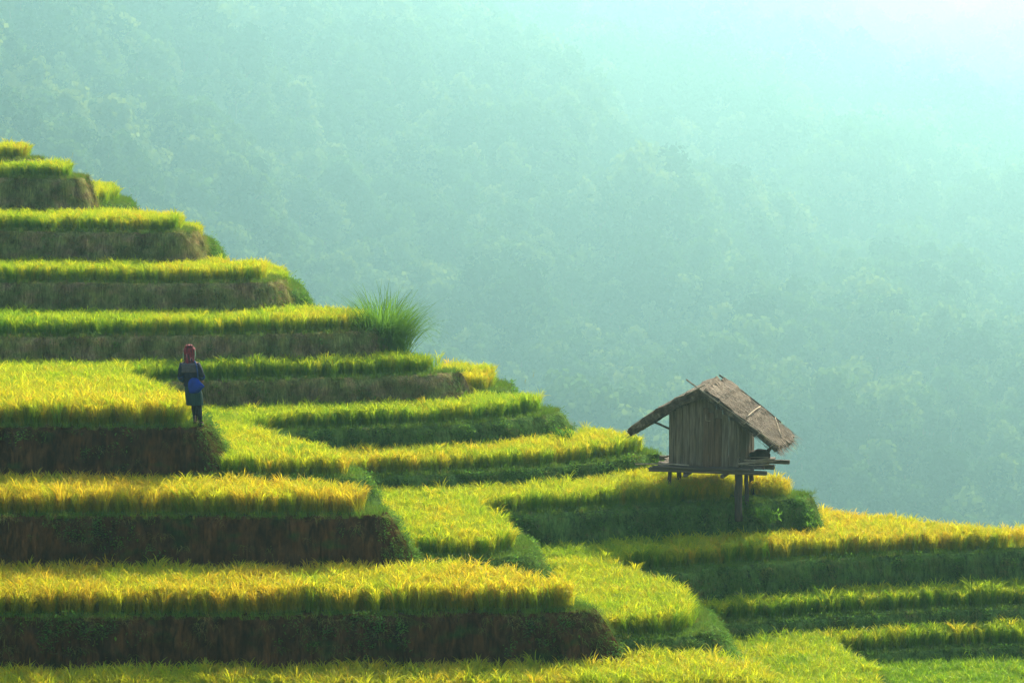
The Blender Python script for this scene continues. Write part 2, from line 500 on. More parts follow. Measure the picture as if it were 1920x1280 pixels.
# ------------------------------------------------------------------ rice
def rice_proto(nb, ne):
    m = MB()
    for _ in range(nb):
        az = random.uniform(0, 6.283); r = random.uniform(0, .11)
        m.ribbon((r * math.cos(az + 1), r * math.sin(az + 1), -.05), az, random.uniform(.70, 1.08), random.uniform(.012, .020),
                 random.uniform(.02, .3), random.uniform(.15, 1.0), 3, random.uniform(0, .3), random.uniform(-.6, .6))
    for _ in range(ne):
        az = random.gauss(.35, 1.3); r = random.uniform(0, .10)
        b = (r * math.cos(az), r * math.sin(az), .35)
        L = random.uniform(.5, .74)
        ea = random.uniform(.55, 1.0)
        le, cu = random.uniform(.0, .3), random.uniform(.9, 2.1)
        m.ribbon(b, az, L, random.uniform(.021, .035), le, cu, 5, ea, random.uniform(-.4, .4), 'ear', 2.2)
        m.ribbon(b, az, L, random.uniform(.018, .028), le, cu, 5, ea, 1.3, 'ear', 2.2)
    return m
random.seed(11)
RICE = [rice_proto(34, 15) for _ in range(7)]

tot = 0
for k in ORDER:
    s = SLABS[k]; h = s['h']
    P = s['np']
    x0, y0 = P.min(0); x1, y1 = P.max(0)
    st = .11
    gx, gy = np.meshgrid(np.arange(x0, x1, st), np.arange(y0, y1, st))
    gx = gx.ravel() + rng.uniform(-.5, .5, gx.size) * st * 1.2
    gy = gy.ravel() + rng.uniform(-.5, .5, gy.size) * st * 1.2
    cx = gx / gy * F + 960
    keep = (cx > -190) & (cx < 2110)
    gx, gy = gx[keep], gy[keep]
    keep = in_poly(gx, gy, P)
    gx, gy = gx[keep], gy[keep]
    # nothing grows under the higher terraces (and a hand's breadth off their banks)
    for q in ORDER:
        if SLABS[q]['h'] >= h - .01: break
        if q == 'T9' and k == 'T9b': pass
        H = h - SLABS[q]['h']
        if H > WALLS.get(q, 1.7) + .3: H = WALLS.get(q, 1.7)
        Sq = SLABS[q]
        foot = np.array([(p.x + nr.x * (wall_prof(H, q, nr) + .04), p.y + nr.y * (wall_prof(H, q, nr) + .04)) for p, nr in zip(Sq['poly'], Sq['nrm'])])
        inside = in_poly(gx, gy, Sq['np']) | in_poly(gx, gy, foot)
        gx, gy = gx[~inside], gy[~inside]
        if len(gx) == 0: break
    if len(gx) == 0: print('no rice on', k); continue
    d = dist_poly(gx, gy, P)
    keep = d > .33 + .05 * npnoise(gx, gy, 1.1, 3) + rng.uniform(-.04, .05, len(gx))
    gx, gy, d = gx[keep], gy[keep], d[keep]
    if k == 'T8':
        cx = gx / gy * F + 960
        k2 = ~((cx > 1368) & (cx < 1442) & (gy < 61.3))
        gx, gy, d = gx[k2], gy[k2], d[k2]
    # do not spend plants far behind what the terrace in front lets through
    N = len(gx)
    cx = gx / gy * F + 960
    pts = np.stack([gx, gy, np.full(N, -h)], 1)
    rot = np.stack([rng.normal(0, .07, N), rng.normal(.10, .08, N), rng.uniform(0, 6.283, N)], 1)
    # yaw comes last so the common lean (wind from the left) survives any yaw
    gold = np.full(N, s['gold'])
    if k == 'T5': gold = np.where(gy < 62.6, .62 + .12 * np.clip((57.5 - gy) / 2, -1, 1), .34)
    if k == 'T6': gold = np.where((cx < 700) & (gy < 60), .55, .33)
    if k == 'T8': gold = np.where(cx < 985, .50, np.clip(.35 + .4 * (cx - 900) / 500, .3, .8))
    if k == 'T9': gold = np.where((cx < 1330) & (gy < 57), .5, np.clip(.25 + .55 * (cx - 1150) / 350, .25, .78))
    if k in ('T1', 'T2', 'T3', 'T4'): gold = gold + .28 * np.clip((cx - 150) / 500, -.3, 1) - .05
    if k in ('B', 'C'): gold = gold + .08 + .12 * (npnoise(gx, gy, 5, 9))
    tint = gold + .03 + .11 * npnoise(gx, gy, 2.3, 5) + .10 * npnoise(gx, gy, .6, 6) + rng.normal(0, .18, N)
    scl = s['rice'] * (1 + .07 * npnoise(gx, gy, 1.6, 8) + rng.normal(0, .09, N)) * 1.12
    scl += s['rice'] * .10 * np.clip(npnoise(gx, gy, .45, 12), -1, 1) + (rng.random(N) < .02) * .08
    if k == 'T5': scl *= np.where(gy < 62.6, 1.0, .86)
    o = scatter('rice', RICE, pts, rot, scl, tint, M['rice'])
    tag(o, 'ripening rice on ' + NAMES[k], 'rice', 'rice on the terraces', 'stuff')
    tot += N
print('rice tufts', tot)

# ------------------------------------------------------------------ grass and weeds on the banks and ledges
def hang_proto():
    m = MB()       # local +x points out of the bank
    for _ in range(16):
        az = random.gauss(0, .7)
        m.ribbon((random.uniform(-.03, 0), random.uniform(-.08, .08), random.uniform(-.06, .06)), az, random.uniform(.10, .26),
                 random.uniform(.006, .012), random.uniform(.5, 1.2), random.uniform(1.2, 2.0), 3, 0, random.uniform(-.8, .8), pw=.8)
    return m
def short_proto():
    m = MB()
    for _ in range(18):
        az = random.uniform(0, 6.283); r = random.uniform(0, .07)
        m.ribbon((r * math.cos(az), r * math.sin(az), -.01), az, random.uniform(.06, .17), random.uniform(.005, .010),
                 random.uniform(.1, .6), random.uniform(.3, 1.3), 2, 0, random.uniform(-.6, .6))
    return m
def weed_proto():
    m = MB()
    for _ in range(30):
        az = random.gauss(0, 1.0)
        b = (random.uniform(-.02, .07), random.gauss(0, .075), random.gauss(0, .075))
        m.ribbon(b, az, random.uniform(.04, .085), random.uniform(.022, .042), random.uniform(.4, 1.7), random.uniform(.2, 1.0), 2, 0, random.uniform(-.9, .9), 'leaf')
    return m
random.seed(5)
HANG = [hang_proto() for _ in range(4)]
SHORT = [short_proto() for _ in range(4)]
WEED = [weed_proto() for _ in range(5)]

hp, sp, wp = [], [], []
COVER = {k: (60, 5, .28) for k in ('T0', 'T1', 'T2', 'T3', 'T4', 'T5')}        # hanging grass, weeds per m2, tint
COVER.update({k: (50, 45, .6) for k in ('T1b', 'T2b', 'T3b', 'T5b', 'T6', 'T7', 'T8')})
COVER.update({k: (45, 32, .5) for k in ('T9', 'T9b', 'T10', 'T11', 'T12')})
COVER.update({k: (12, 6, .45) for k in ('B', 'C', 'Dd')})
for k in ORDER:
    s = SLABS[k]; h = s['h']; Q = s['poly']; n = len(Q)
    higher = [SLABS[q]['np'] for q in ORDER if SLABS[q]['h'] < h - .01]
    P = s['np']
    hid = np.zeros(n, bool)
    for q in higher: hid |= in_poly(P[:, 0], P[:, 1], q)
    cxs = P[:, 0] / P[:, 1] * F + 960
    for i in range(n):
        p, nr = Q[i], s['nrm'][i]
        if hid[i] or not (-190 < cxs[i] < 2110): continue
        vd = Vector((p.x, p.y)).normalized()
        if nr.dot(vd) > .75: continue           # the far side of the hill
        q2 = Q[(i + 1) % n]; L = (q2 - p).length
        ch, cw, ct = COVER[k]
        front = k == 'T5' and p.y < 60
        side = k in ('T6', 'T8', 'T9', 'T11') and p.y < 57.3
        if front: ch, cw, ct = 9, 8, .45
        if side: ch, cw, ct = 90, 22, .7
        dep = 1.25
        patch = max(0, noise.noise(Vector((p.x * .55, p.y * .55, h * 5))) * 2.2 + .55) if (front or k in ('B', 'C', 'Dd')) else 1
        corner = nr.x > .45 and p.y < 56 and (front or k in ('B', 'C', 'Dd'))
        if corner: ch, cw, ct, patch = 110, 36, .65, 1
        yaw = math.atan2(nr.y, nr.x)
        def spot(z, t): 
            o_ = wall_prof(z, k, nr) + noise.noise(Vector((p.x * 2.6, p.y * 2.6, z * 1.2 + h))) * .06
            b = p.lerp(q2, t)
            return (b.x + nr.x * o_, b.y + nr.y * o_, -h - z)
        for _ in range(np.random.default_rng(int(i * 7 + h * 1000)).poisson(ch * L * dep)):
            z = random.uniform(.02, dep)
            if patch != 1:
                z = min(dep, random.expovariate(4.5 - 1.5 * min(1, patch)) + .01)
                if random.random() > patch + .25: continue
            hp.append((*spot(z, random.random()), yaw + random.gauss(0, .25), random.uniform(.7, 1.35), ct + random.gauss(0, .14) - .15 * noise.noise(Vector((p.x * .8, p.y * .8, z)))))
        for _ in range(np.random.default_rng(int(i * 9 + h * 1000)).poisson(cw * L * dep * (2.4 if patch != 1 else 1))):
            z = random.uniform(.03, dep)
            if patch != 1:
                z = min(dep, random.expovariate(3.2)) + .03
                if random.random() > patch * .6: continue
            elif noise.noise(Vector((p.x * 1.3, p.y * 1.3, z * 1.6 + h))) < -.25: continue
            wp.append((*spot(z, random.random()), yaw + random.gauss(0, .35), random.triangular(.5, 1.5, .75), min(.8, ct - .1 + random.gauss(0, .2))))
        # the lip and the ledge
        for _ in range(np.random.default_rng(int(i * 5 + h * 1000)).poisson(48 * L)):
            t = random.random(); b = p.lerp(q2, t); u = random.uniform(-.34, .06)
            sp.append((b.x + nr.x * u, b.y + nr.y * u, -h - (.02 if u > 0 else 0), random.uniform(0, 6.28), random.uniform(.6, 1.25),
                       (.75 if k not in ('T0', 'T1', 'T2', 'T3', 'T4') else .62) + random.gauss(0, .16)))
def flush(name, protos, rows, mat, label, cat):
    A = np.array(rows)
    rot = np.zeros((len(A), 3)); rot[:, 2] = A[:, 3]
    o = scatter(name, protos, A[:, :3], rot, A[:, 4], A[:, 5], mat)
    tag(o, label, cat, None, 'stuff')
    print(name, len(A))
flush('hanging_grass', HANG, hp, M['grass'], 'thin hanging grass and dry roots covering the terrace banks', 'grass')
flush('ledge_grass', SHORT, sp, M['grass'], 'short green grass along the ledges at the terrace lips', 'grass')
flush('weeds', WEED, wp, M['weed'], 'small leafy weeds clinging to the terrace banks', 'weeds')

# ------------------------------------------------------------------ valley, mountain and forest
def hill_z(x, y):
    u = x / y
    un = np.clip(u / .18, -2, 2)
    un = np.clip(un, -1.4, 1.1)
    d0 = 860 + np.where(un < 0, 230, 200) * un
    sl = np.maximum(np.where(un < 0, .165 - .13 * un, .165 - .095 * un), .088)
    z = -130 + (y - d0) * sl
    z = np.where(y < d0, -130 - (d0 - y) * .30, z)
    z = z + np.clip((y - d0) / 160, 0, 1) * (24 * npnoise(x * 1.0 + y * .55, y * .28, 240, 21) + 9 * npnoise(x, y * .5, 90, 22))
    cap = 124
    z = np.where(z > cap - 40, cap - 40 * np.exp(-np.clip(z - cap + 40, 0, 4000) / 40), z)
    near = np.interp(y, [0, 82, 130, 220, 380, 520], [-17, -18, -48, -88, -150, -205])
    return np.maximum(z, near)
ys = np.concatenate([np.linspace(-10, 600, 60), np.linspace(610, 1500, 100), np.linspace(1515, 3900, 110)])
us = np.linspace(-1, 1, 161)
vs, fs = [], []
for y in ys:
    hw = 40 + .32 * max(y, 0)
    xs = us * hw
    zz = hill_z(xs, np.full_like(xs, max(y, 1.0)))
    vs += [(x, y, z) for x, z in zip(xs, zz)]
W = len(us)
for j in range(len(ys) - 1):
    for i in range(W - 1):
        fs.append((j * W + i, j * W + i + 1, (j + 1) * W + i + 1, (j + 1) * W + i))
mb = MB(); mb.add(vs, fs)
hm, nt, out = mat_new('forest_floor')
hd_ = nt.nodes.new('ShaderNodeBsdfDiffuse')
nt.links.new(ramp(nt, noise_tex(nt, .08), [(.3, (.015, .03, .01)), (.7, (.03, .05, .016))]), hd_.inputs[0])
nt.links.new(hd_.outputs[0], out.inputs[0]); M['hill'] = hm
o = mb.build('hillside', M['hill'], smooth=True)
tag(o, 'steep valley side and forested mountain slope behind the terraces', 'hillside', None, 'structure')

def tree_proto(nblob, tall):
    m = MB()
    blobs = []
    for _ in range(nblob):
        t = random.random()
        rr = (.34 if tall else .42) * (1 - .6 * t) * random.uniform(.3, 1)
        a = random.uniform(0, 6.283)
        blobs.append((rr * math.cos(a), rr * math.sin(a), .30 + .6 * t, random.uniform(.10, .20)))
    for bx, by, bz, br in blobs:
        for _ in range(46):
            v = Vector((random.gauss(0, 1), random.gauss(0, 1), random.gauss(0, 1))).normalized()
            c = Vector((bx, by, bz)) + v * br * random.uniform(.6, 1.1)
            nrm = (v + Vector((random.gauss(0, .5), random.gauss(0, .5), random.gauss(0, .5)))).normalized()
            u = nrm.orthogonal().normalized(); w = nrm.cross(u)
            q = random.uniform(.03, .06)
            m.add([c + u * q, c + w * q * .8, c - u * q, c - w * q * .8], [(0, 1, 2, 3)], 0.0)
    m.tube([(0, 0, -.15), (.01, 0, .3), (0, .02, .75)], [.025, .018, .006], 5, 1.0)
    for _ in range(4):
        a = random.uniform(0, 6.28); z = random.uniform(.3, .55)
        m.tube([(0, 0, z), (.2 * math.cos(a), .2 * math.sin(a), z + .2)], [.012, .004], 4, 1.0)
    return m
random.seed(3)
TREES = [tree_proto(15, False), tree_proto(18, False), tree_proto(14, True), tree_proto(20, False), tree_proto(12, True)]
N0 = 46000
ty = np.sqrt(rng.uniform(400 ** 2, 3400 ** 2, N0))
tu = rng.uniform(-.27, .27, N0)
tx = tu * ty
tz = hill_z(tx, ty)
keep = (tz > -190) & (tz < 400)
tx, ty, tz = tx[keep], ty[keep], tz[keep]
n = len(tx)
scl = (18.5 + 5 * npnoise(tx, ty, 140, 33)) * rng.triangular(.45, .9, 1.75, n) * np.clip(.75 + (ty - 800) / 2200, .65, 1.4)
rot = np.stack([rng.normal(0, .06, n), rng.normal(0, .06, n), rng.uniform(0, 6.28, n)], 1)
tint = .45 + .25 * npnoise(tx, ty, 180, 34) + rng.normal(0, .28, n)
o = scatter('forest', TREES, np.stack([tx, ty, tz], 1), rot, scl, tint, M['forest'])
tag(o, 'dense broadleaf forest fading into haze on the far mountain slope', 'forest', None, 'stuff')
print('forest', n)

# ------------------------------------------------------------------ hut
def wood(name, a, b, c, mapping=(18, 18, 1.2), bump=.5):
    return solid_mat(name, [(.3, a), (.5, b), (.7, c)], 1.6, mapping, .85, bump, 8, 'Object', dist=.4)
M['plank'] = wood('weathered_plank', (.055, .041, .025), (.145, .11, .066), (.25, .195, .12))
M['door'] = wood('brown_plank', (.06, .036, .019), (.135, .084, .045), (.19, .125, .07))
M['post'] = wood('dark_post', (.035, .027, .019), (.075, .056, .04), (.12, .09, .065))
M['deck'] = wood('deck_wood', (.05, .04, .028), (.11, .085, .06), (.19, .15, .11), (1.5, 20, 20))
M['bamboo'] = wood('dry_bamboo', (.22, .17, .10), (.36, .29, .18), (.48, .40, .27), (6, 6, 6), .2)
M['thatch'] = wood('old_thatch', (.035, .024, .014), (.10, .072, .042), (.36, .275, .165), (3, 30, 3), .9)
M['sack'] = solid_mat('brown_sack', [(.3, (.03, .017, .012)), (.7, (.075, .04, .028))], 14)

hd = 60.3
px_, py_ = at(1385, hd, 9.0)
th = R(-15)
ct, st_ = math.cos(th), math.sin(th)
lx, ly = .75, -.85
hut = empty('hut', (px_ - (ct * lx - st_ * ly), py_ - (st_ * lx + ct * ly), -9.0), th)
tag(hut, 'small weathered plank hut on stilts under a grey thatched roof', 'hut')
FL = .80          # top of the deck
random.seed(21)
for (x, y, r) in ((-.75, -.85, .045), (-.73, 0, .05), (-.75, .85, .05), (.75, -.85, .082), (.84, -.42, .048), (.75, .70, .055)):
    m = MB()
    n = 6
    m.tube([(x + random.gauss(0, .006), y + random.gauss(0, .006), -.35 + (FL + .22) * i / (n - 1)) for i in range(n)], [r * random.uniform(.94, 1.06) for _ in range(n)], 9, 0, .06)
    m.build('post', M['post'], hut, True)
m = MB()          # beams across and joists, then the deck boards
for y in (-.97, -.02, .9):
    m.box((.1, y, FL - .085), (2.55 if y < .5 else 2.9, .085, .09), None, .012)
m.build('beam', M['deck'], hut)
m = MB()
for i in range(15):
    y = -1.02 + i * .145
    x0 = -1.08 + random.uniform(-.08, .1); x1 = 1.12 + random.uniform(-.1, .22)
    m.box(((x0 + x1) / 2, y, FL - .02 + random.uniform(-.006, .006)), (x1 - x0, .135, .034), Matrix.Rotation(random.gauss(0, .006), 3, 'Z'), .006)
m.build('deck', M['deck'], hut)
for x, y in ((-.35, -1.1), (.45, -1.08)):
    m = MB(); m.box((x, y + .55, FL - .165), (.08, 1.3, .07), None, .01); m.build('joist', M['deck'], hut)
RZ = FL + 1.62     # ridge height
def gable_top(x):
    return RZ - .15 - (abs(x) * (.76 if x > 0 else .46))
m = MB(); dm = MB()
xs = -.76; i = 0
while xs < .72:
    w = random.uniform(.12, .17)
    if xs + w > .70: w = .76 - xs
    xc = xs + w / 2
    top = gable_top(xc + (w / 2 if xc > 0 else -w / 2)) + .05
    tgt = dm if .02 < xc < .32 else m
    z0 = FL + random.uniform(-.01, .02)
    if tgt is dm: top -= .20
    tgt.box((xc, -.84 + random.uniform(-.012, .012), (z0 + top) / 2), (w - random.uniform(.006, .014), .026, top - z0), Matrix.Rotation(random.gauss(0, .006), 3, 'Y'), .004)
    if tgt is dm:
        m.box((xc, -.80, top + .10), (w, .02, .18), None, .003)
    xs += w
for y in np.arange(-.80, .84, .118):     # the long walls
    for x, zt in ((.765, gable_top(.76)), (-.765, gable_top(-.76))):
        z0 = FL + random.uniform(-.01, .02)
        m.box((x + random.uniform(-.01, .01), y + .06, (z0 + zt + .04) / 2), (.024, .118 - random.uniform(.004, .012), zt + .04 - z0), None, .004)
for xc in np.arange(-.69, .76, .138):    # rear gable
    top = gable_top(xc + (.07 if xc > 0 else -.07)) + .05
    m.box((xc, .86, (FL + top) / 2), (.13, .024, top - FL), None, .004)
m.build('wall', M['plank'], hut)
door = dm.build('door', M['door'], hut)
m = MB(); m.tube([(.035, -.875, FL + .98), (.032, -.88, FL + 1.12)], .008, 6); m.tube([(.03, -.878, FL + .985), (.16, -.88, FL + .975)], .007, 6)
m.build('latch', M['bamboo'], door, True)
# thatch: two thick shaggy slopes
def slope_pt(side, s, y):
    if side > 0:
        return Vector((1.60 * s, y, RZ - 1.20 * (.88 * s + .12 * s * s)))
    return Vector((-1.60 * s, y, RZ - .94 * (.66 * s + .34 * s * s)))
YF, YB = -1.08, 1.06
m = MB()
for side in (1, -1):
    ns, ny = 22, 30
    vs, fs = [], []
    for lay in (0, 1):
        for i in range(ns + 1):
            for j in range(ny + 1):
                s = i / ns; y = YF + (YB - YF) * j / ny
                ss = s * (1 + .07 * noise.noise(Vector((y * 4, side, 0))) * s)
                yy = y + (.05 * noise.noise(Vector((s * 5, side * 3, j * .1))) if j in (0, ny) else 0)
                p = slope_pt(side, ss, yy)
                nrm = Vector((.62 * side, 0, .78))
                thick = (.14 if side > 0 else .20) * (1 - .35 * s) + .02
                amp = .028 * noise.noise(Vector((s * 6, y * 7, side))) + .016 * noise.noise(Vector((s * 9, y * 26, side)))
                amp += .035 * ((s * 5 + .15 * noise.noise(Vector((y * 3, side * 2, 0)))) % 1.0 - .5) if lay == 0 else 0
                # the far end of the ridge is humped
                amp += .05 * math.exp(-((s - .12) / .2) ** 2) * max(0, y)
                vs.append(p + nrm * (amp + (thick * .5 if lay == 0 else -thick * .5)))
    n1 = (ns + 1) * (ny + 1)
    def ix(l, i, j): return l * n1 + i * (ny + 1) + j
    for i in range(ns):
        for j in range(ny):
            q = (ix(0, i, j), ix(0, i + 1, j), ix(0, i + 1, j + 1), ix(0, i, j + 1))
            fs.append(q if side > 0 else q[::-1])
            q = (ix(1, i, j), ix(1, i, j + 1), ix(1, i + 1, j + 1), ix(1, i + 1, j))
            fs.append(q if side > 0 else q[::-1])
    for i in range(ns):
        for j in (0, ny): fs.append((ix(0, i, j), ix(1, i, j), ix(1, i + 1, j), ix(0, i + 1, j)))
    for j in range(ny):
        fs.append((ix(0, ns, j), ix(1, ns, j), ix(1, ns, j + 1), ix(0, ns, j + 1)))
        fs.append((ix(0, 0, j), ix(1, 0, j), ix(1, 0, j + 1), ix(0, 0, j + 1)))
    m.add(vs, fs)
    # straw lying down the slope, and a ragged fringe at the eave
    for q in range(1500):
        fringe = q < 420
        y = random.uniform(YF - .02, YB + .02)
        s0 = random.uniform(.82, .97) if fringe else random.random() ** .9 * .9
        if not fringe and random.random() < .25: y = random.choice((YF, YF, YB)) + random.gauss(0, .03)
        L = random.uniform(.12, .34) if fringe else random.uniform(.15, .4)
        s1 = s0 + L / 1.8
        nrm = Vector((.62 * side, 0, .78))
        off = .075 * (1 - .35 * s0) + random.uniform(-.005, .03) + .028 * noise.noise(Vector((s0 * 6, y * 7, side)))
        if not fringe and abs(y - YF) < .08: off = random.uniform(-.11, .09)
        if fringe: off = random.uniform(-.05, .06); s1 = min(s1, 1.09 + random.gauss(0, .03))
        a = slope_pt(side, s0, y) + nrm * off
        b = slope_pt(side, s1, y + random.gauss(0, .03)) + nrm * (off + random.uniform(-.02, .025) - (.03 if fringe else 0))
        wv = Vector((0, random.uniform(.003, .008), .002))
        m.add([a - wv, a + wv, b + wv * .5, b - wv * .5], [(0, 1, 2, 3)])
roof = m.build('roof', M['thatch'], hut)
def pole(name, a, b, r, parent, bend=0.0, mat='bamboo'):
    m = MB(); a, b = Vector(a), Vector(b)
    pts = []
    for i in range(6):
        t = i / 5
        pts.append(a.lerp(b, t) + Vector((0, 0, bend * math.sin(math.pi * t))))
    m.tube(pts, [r * (1.0 - .25 * i / 5) for i in range(6)], 7, 0, .08)
    return m.build(name, M[mat], parent, True)
up = Vector((.05, 0, .09))
pole('ridge_pole', slope_pt(1, -.22, YF - .02) + Vector((0, 0, .03)), slope_pt(1, 1.0, YF + .0) + up, .017, roof)
pole('ridge_pole', (.06, YF - .03, RZ + .16), (-.35, YF - .03, RZ - .07), .015, roof)
pole('ridge_pole', slope_pt(1, -.02, YB) + Vector((-.02, 0, .12)), slope_pt(1, .80, YB + .01) + up * .85, .02, roof, .03, 'post')
pole('batten', slope_pt(1, .55, YF + .05) + up * 1.1, slope_pt(1, .53, YB - .25) + up * 1.2, .016, roof, .02)
pole('batten', slope_pt(1, .93, YF + .9) + up * 1.0, slope_pt(1, .72, YB - .05) + up * 1.0, .011, roof, .01)
pole('batten', slope_pt(-1, .95, YF + .02) + Vector((-.03, 0, .09)), slope_pt(-1, .60, YF + .03) + Vector((-.03, 0, .10)), .013, roof)
for i in range(5):       # stub ends of the rafters' ties along the verge
    s = .2 + .18 * i
    p = slope_pt(1, s, YF - .05) + Vector((.0, 0, -.02))
    m = MB(); m.tube([p, p + Vector((.06, -.02, .05))], .009, 6); m.build('tie', M['bamboo'], roof, True)
for x in (-1.12, 1.1):   # eave purlins carrying the roof edges
    p = slope_pt(1 if x > 0 else -1, abs(x) / 1.6, 0)
    m = MB(); m.tube([(x, YF + .05, p.z - .11), (x, YB - .03, p.z - .11)], .028, 7); m.build('purlin', M['post'], hut, True)
# struts from the wall to the purlin on the left, as seen under the low eave
m = MB(); m.tube([(-.78, -.80, FL + .78), (-1.10, -.80, slope_pt(-1, .69, 0).z - .13)], .025, 7); m.build('strut', M['post'], hut, True)

def hut_world(p):
    return Matrix.Translation(hut.location) @ Matrix.Rotation(th, 4, 'Z') @ Vector(p)
# firewood and a sack lying on the right of the deck
fw = empty('firewood', hut_world((1.0, -.45, FL)), th)
tag(fw, 'pale dry branches heaped on the right end of the hut deck', 'firewood')
random.seed(8)
for i in range(14):
    a = random.gauss(.15, .35); L = random.uniform(.4, .95); tz = .015 + .012 * i * .8
    c = Vector((random.gauss(.02, .09), random.gauss(0, .2), tz))
    dv = Vector((math.cos(a), math.sin(a) * .8, random.gauss(.10, .12))) * L / 2
    m = MB()
    mid = c + Vector((random.gauss(0, .02), random.gauss(0, .02), random.gauss(.0, .02)))
    A, B_ = c - dv, c + dv
    A.z = max(A.z, .012); B_.z = max(B_.z, .012)
    m.tube([A, (A + mid) / 2, mid, (mid + B_) / 2, B_], [.014, .013, .012, .010, .006], 6, 0, .2)
    m.build('branch', M['bamboo'], fw, True)
sk = empty('sack', hut_world((1.02, .25, FL)), th)
tag(sk, 'lumpy dark brown sack lying against the hut wall beside the branches', 'sack')
bm = bmesh.new(); bmesh.ops.create_icosphere(bm, subdivisions=3, radius=1)
for v in bm.verts:
    q = 1 + .22 * noise.noise(v.co * 1.6) + .07 * noise.noise(v.co * 5)
    v.co = Vector((v.co.x * .24 * q, v.co.y * .20 * q, max(-.02, (v.co.z * .15 * q + .12))))
m = MB(); bm.verts.index_update(); m.add([v.co for v in bm.verts], [[v.index for v in f.verts] for f in bm.faces]); bm.free()
m.build('bag', M['sack'], sk, True)
m = MB(); m.tube([(.16, 0, .22), (.22, .01, .30), (.25, .02, .33)], [.05, .028, .04], 8, 0, .2); m.build('tied_neck', M['sack'], sk, True)
pl = pole('bamboo_pole', hut_world((-1.48, -.98, FL + .01)), hut_world((-.3, -1.0, FL + .03)), .018, None, .02)
tag(pl, 'long thin bamboo pole jutting left from the front of the hut deck', 'pole')

# ------------------------------------------------------------------ person
def cloth(name, stops, scale=9, mapping=(1, 1, 1), bump=.2): return solid_mat(name, stops, scale, mapping, .9, bump)
M['skin'] = cloth('skin', [(.3, (.26, .13, .075)), (.7, (.34, .18, .11))], 12, bump=.05)
M['hair'] = cloth('hair', [(.3, (.008, .007, .006)), (.7, (.02, .016, .014))], 30, (1, 1, .2))
M['jacket'] = cloth('dark_jacket', [(.3, (.008, .010, .018)), (.7, (.022, .027, .042))], 9)
M['yoke'] = cloth('grey_yoke', [(.3, (.06, .06, .062)), (.7, (.12, .115, .11))], 20)
M['cuff'] = cloth('blue_cuff', [(.3, (.012, .035, .11)), (.7, (.02, .06, .17))], 20)
M['blue'] = cloth('blue_bag', [(.3, (.003, .022, .16)), (.7, (.007, .05, .32))], 6)
M['skirt'] = cloth('dark_green_skirt', [(.3, (.008, .03, .026)), (.7, (.02, .065, .055))], 3, (30, 30, 1))
M['legging'] = cloth('black_legging', [(.3, (.008, .008, .010)), (.7, (.02, .02, .023))], 12)
M['band'] = cloth('pale_band', [(.3, (.28, .27, .25)), (.7, (.42, .40, .36))], 30)
M['scarf'] = None
ms, nt, out = mat_new('checked_scarf')
tc = nt.nodes.new('ShaderNodeTexCoord')
c1 = ramp(nt, noise_tex(nt, 9, (1, 1, .5), 3), [(.38, (.07, .003, .006)), (.5, (.20, .008, .016)), (.62, (.24, .025, .04)), (.72, (.50, .30, .28))])
c2 = ramp(nt, noise_tex(nt, 16, (1.6, 1.6, .35), 2), [(.5, (0, 0, 0)), (.58, (1, 1, 1))])
cc = mixc(nt, c2, c1, (.03, .004, .008))
b = nt.nodes.new('ShaderNodeBsdfPrincipled'); nt.links.new(cc, b.inputs['Base Color']); b.inputs['Roughness'].default_value = .9
nt.links.new(b.outputs[0], out.inputs[0]); M['scarf'] = ms
M['trim'] = cloth('pale_green_trim', [(.3, (.22, .5, .25)), (.7, (.45, .7, .45))], 20)

PD = 55.35
wx, wy = at(368, PD, 6.73)
per = empty('person', (wx, wy, -6.73), R(-6))
tag(per, 'person seen from behind in red headscarf, dark jacket and skirt, carrying a blue bag', 'person')
# skeleton; +y is the way they walk, x to the right
J = {}
sv, se, sr = [], [], []
def jn(name, p, r, frm=None):
    J[name] = len(sv); sv.append(p); sr.append(r)
    if frm is not None: se.append((J[frm], J[name]))
jn('pelvis', (-.06, .0, .80), (.12, .10))
jn('waist', (-.085, .01, .93), (.105, .085), 'pelvis')
jn('chest', (-.11, .02, 1.08), (.125, .095), 'waist')
jn('upper', (-.12, .03, 1.20), (.10, .08), 'chest')
jn('neck', (-.125, .04, 1.29), (.045, .045), 'upper')
jn('jaw', (-.128, .055, 1.35), (.062, .066), 'neck')
jn('skull', (-.13, .055, 1.42), (.075, .085), 'jaw')
jn('crown', (-.13, .05, 1.485), (.052, .058), 'skull')
jn('nose', (-.13, .145, 1.405), (.012, .014), 'skull')
jn('ear_l', (-.208, .05, 1.405), (.010, .018), 'skull')
jn('ear_r', (-.052, .05, 1.405), (.010, .018), 'skull')
for sgn, nm, hip, knee, ank, toe in ((-1, 'l', (-.13, .01, .74), (-.06, .12, .44), (-.03, .06, .09), (-.05, .20, .03)),
                                     (1, 'r', (.0, .0, .74), (.045, .02, .42), (.10, -.06, .08), (.115, .07, .03))):
    jn('hip' + nm, hip, (.085, .085), 'pelvis'); jn('knee' + nm, knee, (.052, .052), 'hip' + nm)
    mid = tuple((a * .65 + b_ * .35) for a, b_ in zip(knee, ank)); mid = (mid[0], mid[1] - .015, mid[2])
    jn('calf' + nm, mid, (.05, .052), 'knee' + nm)
    jn('ank' + nm, ank, (.033, .036), 'calf' + nm); jn('heel' + nm, (ank[0], ank[1] - .03, .035), (.03, .03), 'ank' + nm); jn('toe' + nm, toe, (.034, .025), 'ank' + nm)
